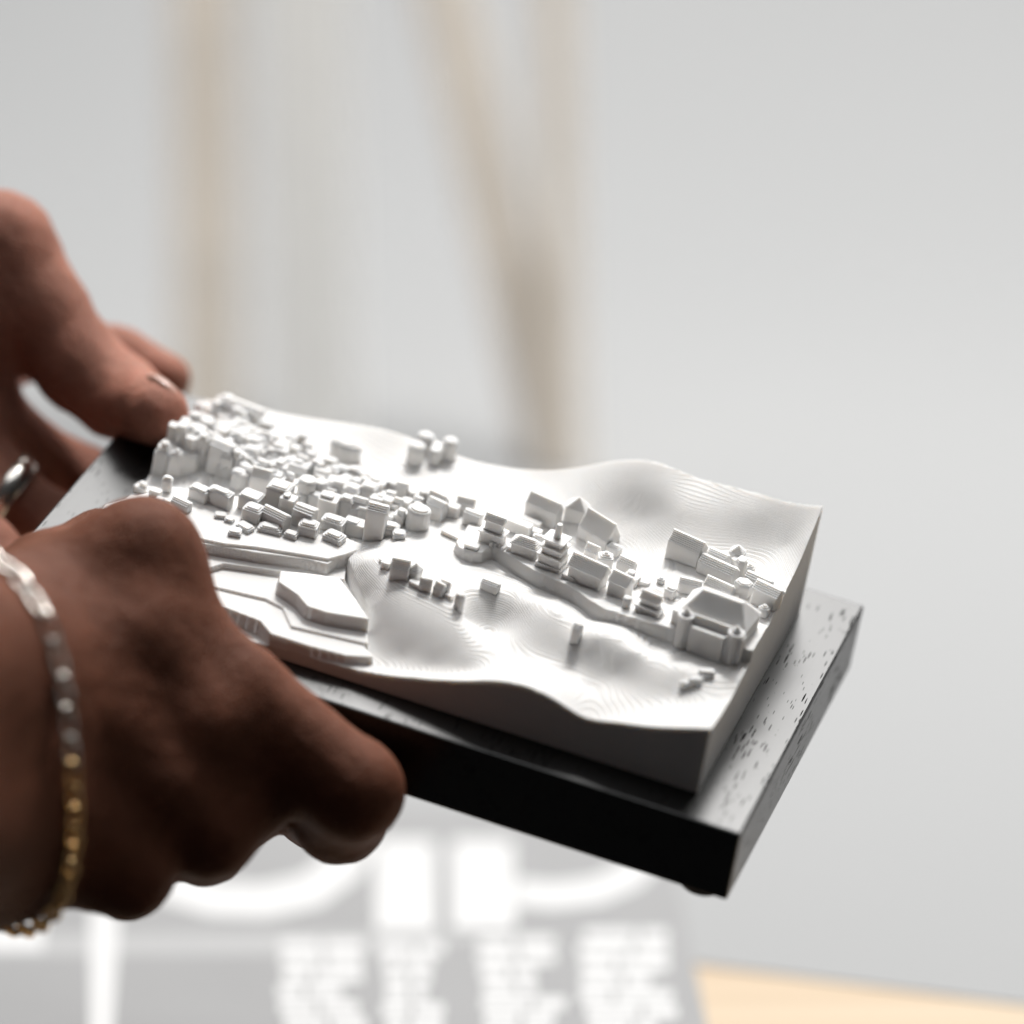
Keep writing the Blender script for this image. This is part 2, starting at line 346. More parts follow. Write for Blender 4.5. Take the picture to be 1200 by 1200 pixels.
def build_terrain():
    nx, ny, gx, gy, z = NX, NY, GX, GY, HG
    q = z / LAY; fl = np.floor(q); fr = np.clip((q - fl - 0.55) / 0.45, 0, 1); fr = fr * fr * (3 - 2 * fr)
    z = (fl + fr) * LAY
    V = np.c_[gx.ravel(), gy.ravel(), z.ravel()]
    idx = np.arange(nx * ny).reshape(ny, nx)
    quads = np.stack([idx[:-1, :-1], idx[:-1, 1:], idx[1:, 1:], idx[1:, :-1]], -1).reshape(-1, 4)
    border = np.r_[idx[0, :], idx[1:, -1], idx[-1, -2::-1], idx[-2:0:-1, 0]]
    nb = len(border); off = len(V)
    low = V[border].copy(); low[:, 2] = 0.0
    top2 = V[border].copy()                                   # duplicated rim: keeps the upper edge crisp
    V = np.r_[V, top2, low]
    k = np.arange(nb); k2 = (k + 1) % nb
    skirt = np.stack([off + k, off + nb + k, off + nb + k2, off + k2], -1)
    me = bpy.data.meshes.new('terrain'); F4 = np.r_[quads, skirt]
    me.vertices.add(len(V)); me.vertices.foreach_set('co', (V * MM).ravel())
    me.loops.add(F4.size); me.loops.foreach_set('vertex_index', F4.ravel().astype(np.int32))
    me.polygons.add(len(F4)); me.polygons.foreach_set('loop_start', np.arange(0, F4.size, 4, dtype=np.int32))
    try: me.polygons.foreach_set('loop_total', np.full(len(F4), 4, dtype=np.int32))
    except Exception: pass
    sm = np.zeros(len(F4), bool); sm[:len(quads)] = True
    me.polygons.foreach_set('use_smooth', sm)
    me.update(calc_edges=True); me.validate()
    o = bpy.data.objects.new('terrain', me); COL.objects.link(o); me.materials.append(M['white']); o.parent = relief
    return o
build_terrain()

# ------------------------------------------------------------------ printed buildings, each a part of the relief
RNG = random.Random(7)
def rect(w, d, ch=0.22):
    a, b = w / 2, d / 2; c = min(ch, a * .45, b * .45)
    return [(-a + c, -b), (a - c, -b), (a, -b + c), (a, b - c), (a - c, b), (-a + c, b), (-a, b - c), (-a, -b + c)]
def ngon(w, d, n=14, ph=0.0): return [(w / 2 * math.cos(ph + 2 * math.pi * i / n), d / 2 * math.sin(ph + 2 * math.pi * i / n)) for i in range(n)]
def place(poly, c, yaw):
    ca, sa = math.cos(yaw), math.sin(yaw); return [(c[0] + x * ca - y * sa, c[1] + x * sa + y * ca) for x, y in poly]
def layered(g, shape, z0, rh, c, yaw, prof):
    n = max(2, int(round(rh / LAY))); rings = []                 # one closed stepped shell: riser, tread, riser, tread ...
    for i in range(n):
        p = place(shape(*prof(i / n)), c, yaw)
        rings += [[(x, y, z0 + rh * i / n) for x, y in p], [(x, y, z0 + rh * (i + 1) / n) for x, y in p]]
    b = len(g.v); m = len(rings[0])
    for r in rings: g.v += r
    for k in range(len(rings) - 1):
        for i in range(m):
            j = (i + 1) % m; g.f.append([b + k * m + i, b + k * m + j, b + (k + 1) * m + j, b + (k + 1) * m + i])
    g.f.append([b + i for i in range(m)][::-1]); g.f.append([b + (len(rings) - 1) * m + i for i in range(m)])
def clampxy(c, w, d):
    m = 0.5 * max(w, d) * 0.75
    return (min(max(c[0], X0 + m), X1 - m), min(max(c[1], Y0 + m), Y1 - m))
PROF = dict(gable=lambda t: (1, max(0.08, 1 - t)), gableover=lambda t: (1.12, max(0.1, 1.16 * (1 - t))), hip=lambda t: (1 - 0.55 * t, max(0.1, 1 - 0.92 * t)), pyramid=lambda t: (max(.12, 1 - t), max(.12, 1 - t)),
            dome=lambda t: (math.sqrt(max(0.03, 1 - t * t)),) * 2, step=lambda t: (1 - 0.5 * math.floor(t * 3) / 3, 1 - 0.6 * math.floor(t * 3) / 3), mono=lambda t: (1, max(.15, 1 - t)), hipover=lambda t: (1.14 - 0.6 * t, max(0.12, 1.16 * (1 - t) + .06)))
def building(u, v, w, d, h, yaw=0.0, roof='flat', rh=0.8, shape='rect', name='building', at=None, off=(0, 0), lift=0.0):
    q = on_relief(u, v) if at is None else at
    yw = math.radians(yaw)
    fr = (off[0], d / 2 + off[1]); ca, sa = math.cos(yw), math.sin(yw)
    c = (q[0] + fr[0] * ca - fr[1] * sa, q[1] + fr[0] * sa + fr[1] * ca)
    c = clampxy(c, w, d)
    fs = (lambda fx, fy: rect(w * fx, d * fy)) if shape == 'rect' else ((lambda fx, fy: ngon(w * fx, d * fy)) if shape == 'round' else (lambda fx, fy: ngon(w * fx, d * fy, 6, 0.3)))
    poly = place(fs(1, 1), c, yw)
    zs = look(np.array([p[0] for p in poly]), np.array([p[1] for p in poly]))
    zb = float(zs.min()) - 0.35; zt = max(float(zs.max()) * 0.5 + 0.5 * hz(*c), float(zs.min())) + h + lift
    zt = round(zt / LAY) * LAY + 0.02
    g = G(); g.slab(poly, zb, zt)
    o = g.build(name, M['white'], relief)
    if roof == 'flat':
        if w > 2.2 and d > 1.6 and RNG.random() < 0.75:        # a low upper storey or plant room
            g = G(); k = RNG.uniform(.35, .7); kk = RNG.uniform(.4, .75)
            cc = place([(RNG.uniform(-.15, .15) * w, RNG.uniform(-.12, .12) * d)], c, yw)[0]
            g.slab(place(rect(w * k, d * kk), cc, yw), zt - 0.03, zt + RNG.choice([.3, .6, .6, .9])); g.build('roof', M['white'], o)
    else:
        g = G(); layered(g, fs, zt - 0.03, rh, c, yw, PROF[roof]); g.build('roof', M['white'], o)
    return o, c, zt

def z6(x, y): return 270 + x * 250 / 1200, 540 + y * 250 / 1200
def city(x, y, w, h, d=None, yaw=0, roof='flat', rh=0.8, shape='rect'):
    u, v = z6(x, y); building(u, v, w * .036, (d or w) * .036, h * .041, yaw, roof, rh, shape, 'tower' if h > 70 else 'building')
for a in [
 (245, 285, 130, 118, 110, 0, 'dome', 1.0), (300, 328, 85, 100, 70), (390, 378, 115, 75, 90, -6, 'mono', 0.9), (525, 352, 105, 112, 100, 4), (400, 255, 100, 108, 95, 0, 'dome', .6, 'round'),
 (485, 235, 75, 82, 70, 0, 'dome', .6, 'round'), (630, 335, 80, 88, 70, 0, 'step', .9), (795, 452, 110, 150, 80, 6, 'mono', 1.2), (862, 330, 55, 100, 50, 0), (560, 402, 125, 52, 80, 0, 'step', 1.1), (680, 442, 120, 58, 75, 0), (705, 352, 105, 50, 85, 3, 'step', 1.2),
 (755, 262, 90, 78, 80, 0, 'dome', .9), (1030, 398, 130, 85, 105, 0, 'dome', .9, 'round'), (932, 378, 58, 58, 60), (970, 300, 52, 62, 52), (880, 360, 60, 52, 50), (1132, 305, 105, 62, 80, -12, 'mono', 1.6), (150, 205, 110, 90, 80, 4, 'gable', 1.6),
 (105, 345, 105, 50, 90, -4, 'step', .8), (225, 372, 150, 52, 80, -14, 'gable', 1.1), (425, 430, 105, 38, 80, 8, 'step', 1.2), (560, 462, 110, 16, 80, -10, 'step', .9), (215, 412, 130, 14, 70, 8, 'step', .8), (880, 432, 110, 34, 70, 10, 'step', .9),
 (945, 450, 70, 16, 60, 20, 'step', .6), (90, 285, 120, 62, 90, -6, 'dome', .6), (40, 175, 90, 60, 80, 0, 'dome', .8, 'round'), (590, 215, 90, 62, 80, 5, 'step', .9), (660, 255, 95, 72, 85, -8, 'step', .8), (730, 140, 80, 34, 70, 0, 'dome', .9, 'round'),
 (355, 130, 110, 50, 85, 0, 'gable', 1.1), (265, 105, 90, 62, 80, -5), (500, 145, 90, 44, 80, 12, 'gable', .9), (560, 100, 80, 38, 70, -8), (430, 75, 90, 34, 70, 0), (610, 165, 95, 35, 70, -5), (830, 185, 90, 35, 60, 6, 'gable', .9), (920, 175, 90, 26, 60, -10, 'gable', .8), (960, 225, 70, 26, 60, 0), (1040, 250, 70, 26, 60, -12),
 (860, 250, 60, 48, 50), (910, 300, 56, 55, 56), (160, 90, 90, 52, 70), (90, 55, 90, 48, 70, 0, 'gable', .9), (30, 60, 80, 50, 60), (1000, 170, 60, 20, 50), (20, 430, 70, 14, 60, 15, 'step', .6), (60, 395, 90, 12, 60, -20, 'step', .5), (330, 440, 70, 10, 50, 0, 'step', .6),
]: city(*a)
# the crowded quarter towards the far left corner
def z5(x, y): return 150 + x * .15, 460 + y * .15
def quarter(x, y, w, h, d=None, yaw=0, roof='flat', rh=.8, shape='rect'):
    u, v = z5(x, y); building(u, v, w * .026, (d or w) * .026, h * .0294, yaw, roof, rh, shape, 'house')
for a in [
 (270, 470, 90, 22, 80, 8), (365, 500, 90, 12, 70, -4), (700, 545, 150, 18, 90, -24), (600, 470, 120, 26, 70, -18), (690, 610, 180, 110, 130, -8, 'gable', .9), (800, 660, 120, 90, 90, 0), (830, 760, 100, 100, 90, 0, 'dome', .7, 'round'), (880, 700, 90, 90, 80, 0, 'dome', .6, 'round'),
 (290, 780, 75, 80, 60, 6, 'step', .8), (90, 800, 130, 40, 80, -14), (200, 830, 90, 50, 60, 0), (240, 880, 60, 40, 40), (290, 885, 60, 30, 40), (390, 920, 150, 40, 80, -12, 'gable', .7), (530, 850, 150, 70, 90, -10, 'step', .6), (690, 890, 190, 85, 90, -8, 'step', .7), (600, 860, 60, 40, 60), (720, 990, 90, 10, 70, 20, 'step', .5), (780, 1020, 70, 10, 60, 0, 'step', .5), (880, 1070, 80, 8, 60, 10, 'step', .5),
 (330, 380, 70, 110, 70), (400, 420, 80, 140, 80, 6), (430, 330, 70, 100, 60), (500, 300, 80, 90, 70, 0, 'dome', .7), (560, 240, 80, 80, 70), (620, 220, 70, 90, 60, 10), (660, 200, 80, 80, 60, 0, 'dome', .8, 'round'), (520, 380, 110, 90, 80, -8), (600, 340, 80, 100, 70), (640, 440, 120, 70, 80, -10, 'gable', .7), (720, 400, 80, 90, 70), (830, 330, 80, 70, 60, 0, 'dome', .7), (860, 250, 90, 70, 70), (760, 300, 70, 80, 60), (960, 500, 90, 80, 80, 0, 'dome', .7), (980, 430, 80, 60, 70), (1060, 480, 80, 60, 70), (1100, 560, 90, 80, 80),
 (720, 150, 80, 50, 60), (800, 200, 90, 50, 70), (560, 470, 90, 90, 70), (740, 500, 90, 80, 80), (900, 420, 80, 60, 70), (900, 580, 120, 60, 80, -10), (1000, 640, 110, 80, 80), (1050, 380, 70, 40, 60), (940, 330, 70, 40, 60), (1130, 440, 80, 40, 60), (470, 460, 90, 90, 60),
]: quarter(*a)
for k in range(46):                                             # low houses between, out towards the plain
    x, y = RNG.uniform(500, 1500), 0
    y = RNG.uniform(160, 420) + (x - 500) * 0.30
    quarter(x, y, RNG.uniform(45, 85), RNG.uniform(15, 45), RNG.uniform(45, 80), RNG.uniform(-25, 15), RNG.choice(['flat', 'gable', 'step', 'dome']), RNG.choice([.6, .6, .9]))
building(284, 484, 9.0, 3.4, 1.6, -6, 'gable', 1.0)
city_area = [(205, 512), (262, 474), (300, 500), (350, 545), (420, 562), (480, 582), (508, 592), (500, 606), (455, 628), (400, 616), (330, 592), (262, 560)]
n_fill = 0
while n_fill < 200:                                              # closely packed blocks between the larger ones
    u, v = RNG.uniform(195, 515), RNG.uniform(470, 640)
    if not inside(city_area, np.array([u]), np.array([v]))[0]: continue
    near = 0.6 + 0.6 * (v - 480) / 140
    building(u, v, RNG.uniform(1.5, 3.0), RNG.uniform(1.3, 2.5), RNG.uniform(.9, 3.2) * near, RNG.choice([-12, -8, -5, 0, 4, 10]), RNG.choice(['flat', 'flat', 'gable', 'step', 'dome', 'mono']), RNG.choice([.4, .6, .8]), RNG.choice(['rect', 'rect', 'rect', 'round']), 'small_building')
    n_fill += 1

# temple quarter on the terrace
def z7(x, y): return 480 + x * .2333, 560 + y * .2333
def temple(x, y, w, h, d=None, yaw=0, roof='flat', rh=.8, shape='rect', name='building'):
    u, v = z7(x, y); return building(u, v, w * .0389, (d or w) * .0389, h * .0457, yaw, roof, rh, shape, name)
def two_tier(x, y, w, h, d, yaw, h2, rh):
    o, c, zt = temple(x, y, w, h, d, yaw, 'hipover', .6, 'rect', 'hall')
    yw = math.radians(yaw); g = G(); W, D = w * .0389, d * .0389
    g.slab(place(rect(W * .72, D * .66), c, yw), zt + .2, zt + .55 + h2); g.build('upper_storey', M['white'], o)
    g = G(); layered(g, lambda fx, fy: rect(W * .78 * fx, D * .74 * fy), zt + .52 + h2, rh, c, yw, PROF['gableover']); g.build('upper_roof', M['white'], o)
for a in [
 (110, 212, 95, 62, 70, -12, 'mono', 1.0), (205, 205, 62, 52, 50, 0), (270, 188, 95, 45, 60, 8, 'gable', 1.2), (305, 232, 95, 36, 50, -6, 'gable', .6), (200, 305, 110, 16, 22, -14), (530, 285, 140, 48, 50, -6), (600, 255, 100, 30, 40, -8), (645, 235, 180, 62, 80, -12, 'gable', 1.9), (820, 235, 110, 40, 80, 0, 'pyramid', 2.2),
 (905, 345, 190, 30, 110, -24, 'gable', 3.4), (1010, 400, 70, 30, 50, -10, 'hip', .7), (985, 375, 90, 22, 40, -14), (620, 300, 70, 30, 40, 0),
 (565, 398, 135, 48, 70, -4, 'hipover', 1.5, 'rect', 'hall'), (500, 375, 40, 22, 40, 0), (865, 545, 175, 62, 95, -12, 'gableover', 2.2, 'rect', 'hall'), (900, 415, 75, 40, 50, -12, 'gable', 1.3), (975, 470, 75, 55, 60, 20, 'pyramid', 1.2), (1065, 500, 90, 48, 60, -14, 'gable', 1.1), (1100, 545, 75, 38, 50, -10), (1030, 600, 100, 58, 85, -14, 'gableover', 1.8, 'rect', 'hall'), (790, 515, 75, 16, 40, -16), (735, 470, 42, 40, 36, 0, 'dome', .5, 'round'), (1080, 660, 42, 36, 40, 0, 'dome', .5, 'round'),
 (640, 330, 60, 20, 30, 0, 'hip', .5)
]: temple(*a)
temple(305, 362, 72, 14, 40, 0)
two_tier(398, 335, 120, 40, 75, -5, 1.9, 1.3)
two_tier(1185, 690, 125, 26, 75, -8, 1.0, 1.5)
# pagoda: tiers that flare at each eave, spire on top
q = on_relief(*z7(690, 470)); yw = math.radians(-8)
pc = (q[0] + 0.2, q[1] + 2.3); z0 = hz(*pc)
g = G(); g.slab(place(rect(5.3, 4.6), pc, yw), z0 - .3, z0 + 1.0); pag = g.build('pagoda', M['white'], relief)
zz = z0 + 1.0
for k, (wd, hh) in enumerate(((4.6, 2.0), (4.1, 1.7), (3.5, 1.6))):
    fl = 0.34 if k == 2 else 0.18
    g = G(); layered(g, lambda fx, fy: rect(wd * fx, wd * .88 * fy), zz - .02, hh + .02, pc, yw, lambda t: (1.0 + fl * max(0, (t - .55) / .3) if t < .86 else 0.9,) * 2)
    g.build('tier', M['white'], pag); zz += hh
g = G(); g.prism([(*p, zz - .1) for p in place(ngon(1.5, 1.5, 8), pc, 0)], [(*p, zz + 2.6) for p in place(ngon(1.2, 1.2, 8), (pc[0] + .1, pc[1]), 0)])
g.prism([(*p, zz + 2.58) for p in place(ngon(1.4, 1.4, 8), (pc[0] + .1, pc[1]), 0)], [(*p, zz + 3.0) for p in place(ngon(1.1, 1.1, 8), (pc[0] + .1, pc[1]), 0)]); g.build('spire', M['white'], pag)
# parapet steps where the terrace wall begins
for k in range(4):
    u, v = z7(395 + 22 * k, 395 - 6 * k); building(u, v, .55, 1.4, 0.5, -10, name='merlon')

# hamlet and palace at the right end
def z8(x, y): return 700 + x * .2333, 600 + y * .2333
def right(x, y, w, h, d=None, yaw=0, roof='flat', rh=.8, shape='rect', name='building'):
    u, v = z8(x, y); return building(u, v, w * .0389, (d or w) * .0389, h * .0457, yaw, roof, rh, shape, name)
for a in [
 (415, 262, 180, 66, 95, -12, 'gable', 1.9), (590, 258, 110, 26, 50, -12, 'gable', .7), (690, 245, 75, 22, 60, 0, 'pyramid', 1.5), (705, 285, 100, 22, 50, -20), (755, 318, 50, 26, 45, 0, 'pyramid', .8), (580, 345, 200, 46, 80, -12, 'gable', 1.4), (525, 318, 70, 30, 60, -12), (700, 338, 62, 62, 60, 0, 'dome', .7, 'hex'), (790, 392, 140, 30, 60, -12, 'gable', .8),
 (455, 415, 110, 34, 60, 8, 'gable', 1.0), (590, 428, 150, 36, 65, -12, 'gable', 1.3), (712, 440, 95, 52, 80, 0, 'dome', .7, 'hex'), (825, 482, 130, 56, 80, -14, 'gableover', 1.3), (735, 545, 52, 26, 46, 0, 'dome', .5, 'hex'), (822, 540, 60, 30, 54, 0, 'pyramid', .9, 'hex'), (225, 375, 60, 14, 40), (312, 368, 36, 16, 30, 0, 'pyramid', .5), (350, 440, 52, 30, 50, -10, 'hip', .6), (680, 455, 40, 22, 30)
]: right(*a)
# the palace: stepped walls, big hipped roof, two corner turrets
q = on_relief(*z8(545, 738)); yw = math.radians(-4)
pz = q[2]; cx, cy = q[0] - .3, q[1]
def pl(x, y): return (cx + x * math.cos(yw) - y * math.sin(yw), cy + x * math.sin(yw) + y * math.cos(yw))
ztop = hz(*pl(0, 6)) + 3.2
def palace_box(name, x0, x1, y0, y1, z1, parent, z0=None):
    g = G(); g.slab([pl(x0, y0), pl(x1, y0), pl(x1, y1), pl(x0, y1)], pz - 1.2 if z0 is None else z0, z1); return g.build(name, M['white'], parent)
pal = palace_box('palace', -7.6, 6.0, 2.2, 11.0, ztop - .35, relief)
palace_box('front_wall', -3.6, 3.0, -0.2, 2.6, ztop - 1.0, pal); palace_box('side_wall', 3.0 + .01, 6.4, 0.4, 3.0, ztop - .7, pal); palace_box('side_wall', -6.6, -3.6 - .01, .6, 3.0, ztop - .7, pal)
palace_box('side_wall', -8.6, -7.62, 3.0, 8.0, ztop - .9, pal)
g = G(); layered(g, lambda fx, fy: rect(13.0 * fx, 8.4 * fy), ztop - .37, 3.9, pl(-.6, 6.8), yw, lambda t: (1.03 - .42 * t, max(.1, 1.04 - .96 * t))); g.build('roof', M['white'], pal)
g = G(); layered(g, lambda fx, fy: rect(9.0 * fx, 1.8 * fy), ztop - .72, 1.3, pl(-.3, 2.0), yw, PROF['gable']); g.build('gallery_roof', M['white'], pal)
for tx in (-5.4, 4.7):
    g = G(); g.slab(place(ngon(2.7, 2.7, 10), pl(tx, 1.2), 0), pz - 1, ztop + .1); t = g.build('turret', M['white'], pal)
    g = G(); g.slab(place(ngon(3.3, 3.3, 10), pl(tx, 1.2), 0), ztop + .08, ztop + .4); layered(g, lambda fx, fy: ngon(2.0 * fx, 2.0 * fy, 10), ztop + .38, 1.5, pl(tx, 1.2), 0, PROF['pyramid']); g.build('turret_roof', M['white'], t)
# small things on the slopes in front
building(571, 696, 3.6, 2.0, 1.0, -6, 'gable', .7); building(671, 757, 1.7, 2.2, 2.2, -4, 'mono', .8); building(828, 795, 3.0, 1.4, .7, 25, 'dome', .6); building(803, 809, 2.0, 1.0, .7, 32, 'dome', .3); building(815, 804, 2.6, 1.0, .6, 32, 'dome', .4); building(826, 798, 2.0, .9, .5, 32, 'dome', .3)
building(466, 682, 3.6, 3.0, 1.9, 12, 'gable', 1.7); building(482, 679, 2.4, 2.2, 1.5, -10, 'pyramid', 1.3); building(484, 690, 2.4, 1.3, .8, -14); building(497, 694, 2.4, 1.8, 1.3, 10, 'gable', 1.1); building(511, 699, 2.2, 1.8, 1.4, -16, 'gable', 1.2); building(518, 697, 2.0, 1.6, 1.6, -8, 'mono', 1.0); building(524, 703, 1.8, 1.2, .9, -14)
building(535, 716, 2.0, 1.8, 2.2, 0, 'dome', .9, 'round'); building(450, 668, 1.8, 1.2, 1.0, 0); building(462, 668, 2.6, 1.4, .8, -8); building(446, 660, .9, .9, .6, 0)
# far plain: a rounded hall and a cluster of drums
building(398, 543, 6.6, 4.2, 2.4, -6, 'dome', 1.0, 'round'); building(482, 546, 3.4, 3.4, 2.8, 0, 'dome', .9, 'round'); building(506, 546, 2.4, 2.4, 2.2, 0, 'dome', .6, 'round'); building(522, 541, 3.0, 3.0, 3.2, 0, 'dome', .8, 'round'); building(494, 529, 3.4, 3.0, 2.2, -8, 'dome', .8, 'round'); building(510, 531, 4.6, 2.4, 2.0, -8)

# ------------------------------------------------------------------ hands: one continuous surface each
def b2c(P): return RB @ np.asarray(P, float) + TB
def ub(u, v, z): return b2c(px_board(u, v, z))                 # photograph px on a board height -> camera frame
def smin(a, b, k):
    h = np.clip(0.5 + 0.5 * (b - a) / k, 0, 1); return b * (1 - h) + a * h - k * h * (1 - h)
def cone(Pt, a, b, ra, rb):
    ba = b - a; L2 = ba @ ba
    t = np.clip(((Pt - a) @ ba) / L2, 0, 1)
    d = Pt - (a + t[..., None] * ba); return np.sqrt((d * d).sum(-1)) - (ra + (rb - ra) * t)
def chain(Pt, ch, k):
    out = None
    for (a, ra), (b, rb) in zip(ch[:-1], ch[1:]):
        d = cone(Pt, np.asarray(a, float), np.asarray(b, float), ra, rb); out = d if out is None else smin(out, d, k)
    return out
def surface_net(fn, lo, hi, h):
    xs = [np.arange(lo[i], hi[i] + h, h) for i in range(3)]
    Pt = np.stack(np.meshgrid(*xs, indexing='ij'), -1).astype(np.float32)
    D = np.empty(Pt.shape[:3], np.float32)
    for i in range(0, Pt.shape[0], 16): D[i:i + 16] = fn(Pt[i:i + 16].astype(float))
    for ax in range(3):                                    # close the surface where it leaves the grid
        sl = [slice(None)] * 3
        for e in (0, 1, -1, -2): sl[ax] = e; D[tuple(sl)] = np.maximum(D[tuple(sl)], 0.3)
    S = D < 0
    acc = np.zeros(tuple(n - 1 for n in D.shape) + (3,), np.float32); cnt = np.zeros(acc.shape[:3], np.float32)
    corners = [(i, j, k) for i in (0, 1) for j in (0, 1) for k in (0, 1)]
    def sub(A, c): return A[c[0]:A.shape[0] - 1 + c[0], c[1]:A.shape[1] - 1 + c[1], c[2]:A.shape[2] - 1 + c[2]]
    for a in corners:
        for ax in range(3):
            if a[ax] == 0:
                b = list(a); b[ax] = 1; da, db = sub(D, a), sub(D, tuple(b)); m = (da < 0) != (db < 0)
                t = np.where(m, da / np.where(m, da - db, 1), 0)
                for q in range(3): acc[..., q] += np.where(m, a[q] + (t if q == ax else 0), 0)
                cnt += m
    act = cnt > 0; ids = -np.ones(act.shape, np.int64); ids[act] = np.arange(act.sum())
    ii = np.argwhere(act); V = (ii + acc[act] / cnt[act][:, None]) * h + np.array(lo)
    Fs = []
    for ax in range(3):
        o = [0, 1, 2]; o.remove(ax); u, v = o
        A = np.take(S, range(0, S.shape[ax] - 1), ax); B = np.take(S, range(1, S.shape[ax]), ax); m = A != B
        pts = np.argwhere(m); pts = pts[(pts[:, u] > 0) & (pts[:, v] > 0) & (pts[:, u] < S.shape[u] - 1) & (pts[:, v] < S.shape[v] - 1)]
        def idd(du, dv):
            q = pts.copy(); q[:, u] += du; q[:, v] += dv; return ids[q[:, 0], q[:, 1], q[:, 2]]
        Q = np.stack([idd(-1, -1), idd(0, -1), idd(0, 0), idd(-1, 0)], -1)
        neg = A[pts[:, 0], pts[:, 1], pts[:, 2]]
        flip = ~neg if ax != 1 else neg
        Q[flip] = Q[flip][:, ::-1]; Fs.append(Q)
    return V, np.concatenate(Fs)
SDF = {}
def make_hand(name, fingers, palm, lo, hi, material, h=0.9, kf=1.6, kp=7.0, bumps=()):
    def fn(Pt):
        d = None
        for ch in fingers:
            e = chain(Pt, ch, 2.5); d = e if d is None else smin(d, e, kf)
        p = None
        for ch in palm:
            e = chain(Pt, ch, 6.0); p = e if p is None else smin(p, e, 9.0)
        d = smin(d, p, kp)
        d = d + 0.13 * np.sin(Pt[..., 0] * .9 + 1.3 * np.sin(Pt[..., 1] * .5)) * np.sin(Pt[..., 1] * .8 + Pt[..., 2] * .6) + 0.12 * np.sin(Pt[..., 0] * 1.7 + Pt[..., 2]) * np.sin(Pt[..., 1] * 1.9)
        for c, r, amt in bumps:                            # knuckle swellings (+) and hollows (-)
            q = Pt - np.asarray(c); d = d - amt * np.exp(-(q * q).sum(-1) / (r * r))
        return d
    SDF[material.name] = fn
    V, Fq = surface_net(fn, lo, hi, h)
    W = (CP + V @ CW.T)
    me = bpy.data.meshes.new(name); base = W.mean(0)
    me.from_pydata(((W - base) * MM).tolist(), [], Fq.tolist()); me.update()
    me.polygons.foreach_set('use_smooth', [True] * len(me.polygons)); me.materials.append(material)
    o = bpy.data.objects.new(name, me); COL.objects.link(o); o.location = base * MM
    sm = o.modifiers.new('smooth', 'SMOOTH'); sm.factor = 0.5; sm.iterations = 5
    return o

C = px_cam
# near hand: back of the hand towards the camera, fingers hooked under the front edge
near_f = [
 [(C(165, 650, 861), 9.8), (C(205, 736, 860), 8.3), (C(282, 816, 858), 8.9), (C(414, 926, 858), 9.0), (C(398, 956, 874), 8.6), (C(366, 948, 893), 7.4)],
 [(C(160, 752, 853), 9.8), (C(232, 850, 853), 9.4), (C(290, 922, 860), 9.0), (C(285, 936, 880), 8.4), (C(262, 920, 900), 7.2)],
 [(C(130, 850, 849), 9.4), (C(190, 920, 849), 9.0), (C(246, 972, 855), 8.6), (C(240, 985, 875), 8.0), (C(215, 975, 895), 7.0)],
 [(C(92, 940, 847), 8.8), (C(120, 985, 846), 8.4), (C(150, 1022, 848), 8.0), (C(150, 1030, 868), 7.2), (C(130, 1020, 884), 6.2)],
]
near_thumb = [(C(0, 760, 862), 12.0), (C(60, 690, 872), 10.5), (C(122, 655, 882), 9.0), (C(160, 660, 892), 7.6)]
near_p = [
 [(C(-10, 800, 846), 21), (C(90, 720, 858), 13.5), (C(165, 668, 861), 9.6)],
 [(C(-10, 850, 844), 22), (C(90, 790, 853), 13), (C(155, 755, 854), 9.6)],
 [(C(-10, 910, 844), 22), (C(80, 880, 851), 12.5), (C(128, 850, 850), 9.2)],
 [(C(-10, 955, 846), 18), (C(60, 955, 851), 12.5), (C(92, 942, 848), 9.0)],
 [(C(-10, 805, 846), 21.5), (C(-190, 800, 790), 24), (C(-520, 790, 725), 27)], [(C(-10, 940, 846), 20), (C(-190, 960, 792), 23), (C(-520, 985, 728), 26)],
]
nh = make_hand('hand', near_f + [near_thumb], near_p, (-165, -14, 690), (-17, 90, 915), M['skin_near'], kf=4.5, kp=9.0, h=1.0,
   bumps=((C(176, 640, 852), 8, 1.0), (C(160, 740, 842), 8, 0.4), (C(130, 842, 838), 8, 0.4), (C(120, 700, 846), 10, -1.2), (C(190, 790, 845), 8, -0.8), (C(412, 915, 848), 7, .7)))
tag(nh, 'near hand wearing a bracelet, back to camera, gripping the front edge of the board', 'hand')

# bracelet on the near wrist
al = math.radians(36); wc = C(-18, 888, 845); uu = np.array([0.24, 1, 0.0]); vv = np.array([math.sin(al), 0, -math.cos(al)])
br = empty('bracelet', Matrix.Translation(cam2w(wc) * MM))
tag(br, 'fine metal chain bracelet around the wrist of the near hand', 'bracelet')
def brp0(ph):
    r = 62.0; dr = uu * 1.22 * math.cos(ph) + vv * math.sin(ph)
    while r > 12 and SDF['skin_of_the_near_hand']((wc + dr * r)[None, :])[0] > 1.5: r -= 0.25
    return r
NL = 54
RADS = np.array([brp0(2 * math.pi * k / NL) for k in range(NL)])
for _ in range(2): RADS = np.maximum(RADS, (np.roll(RADS, 1) + np.roll(RADS, -1)) / 2)
def brp(ph, e=0.0):
    r = np.interp((ph / (2 * math.pi) * NL) % NL, np.arange(NL + 1), np.r_[RADS, RADS[0]]); return wc + (uu * 1.22 * math.cos(ph) + vv * math.sin(ph)) * (r + e)
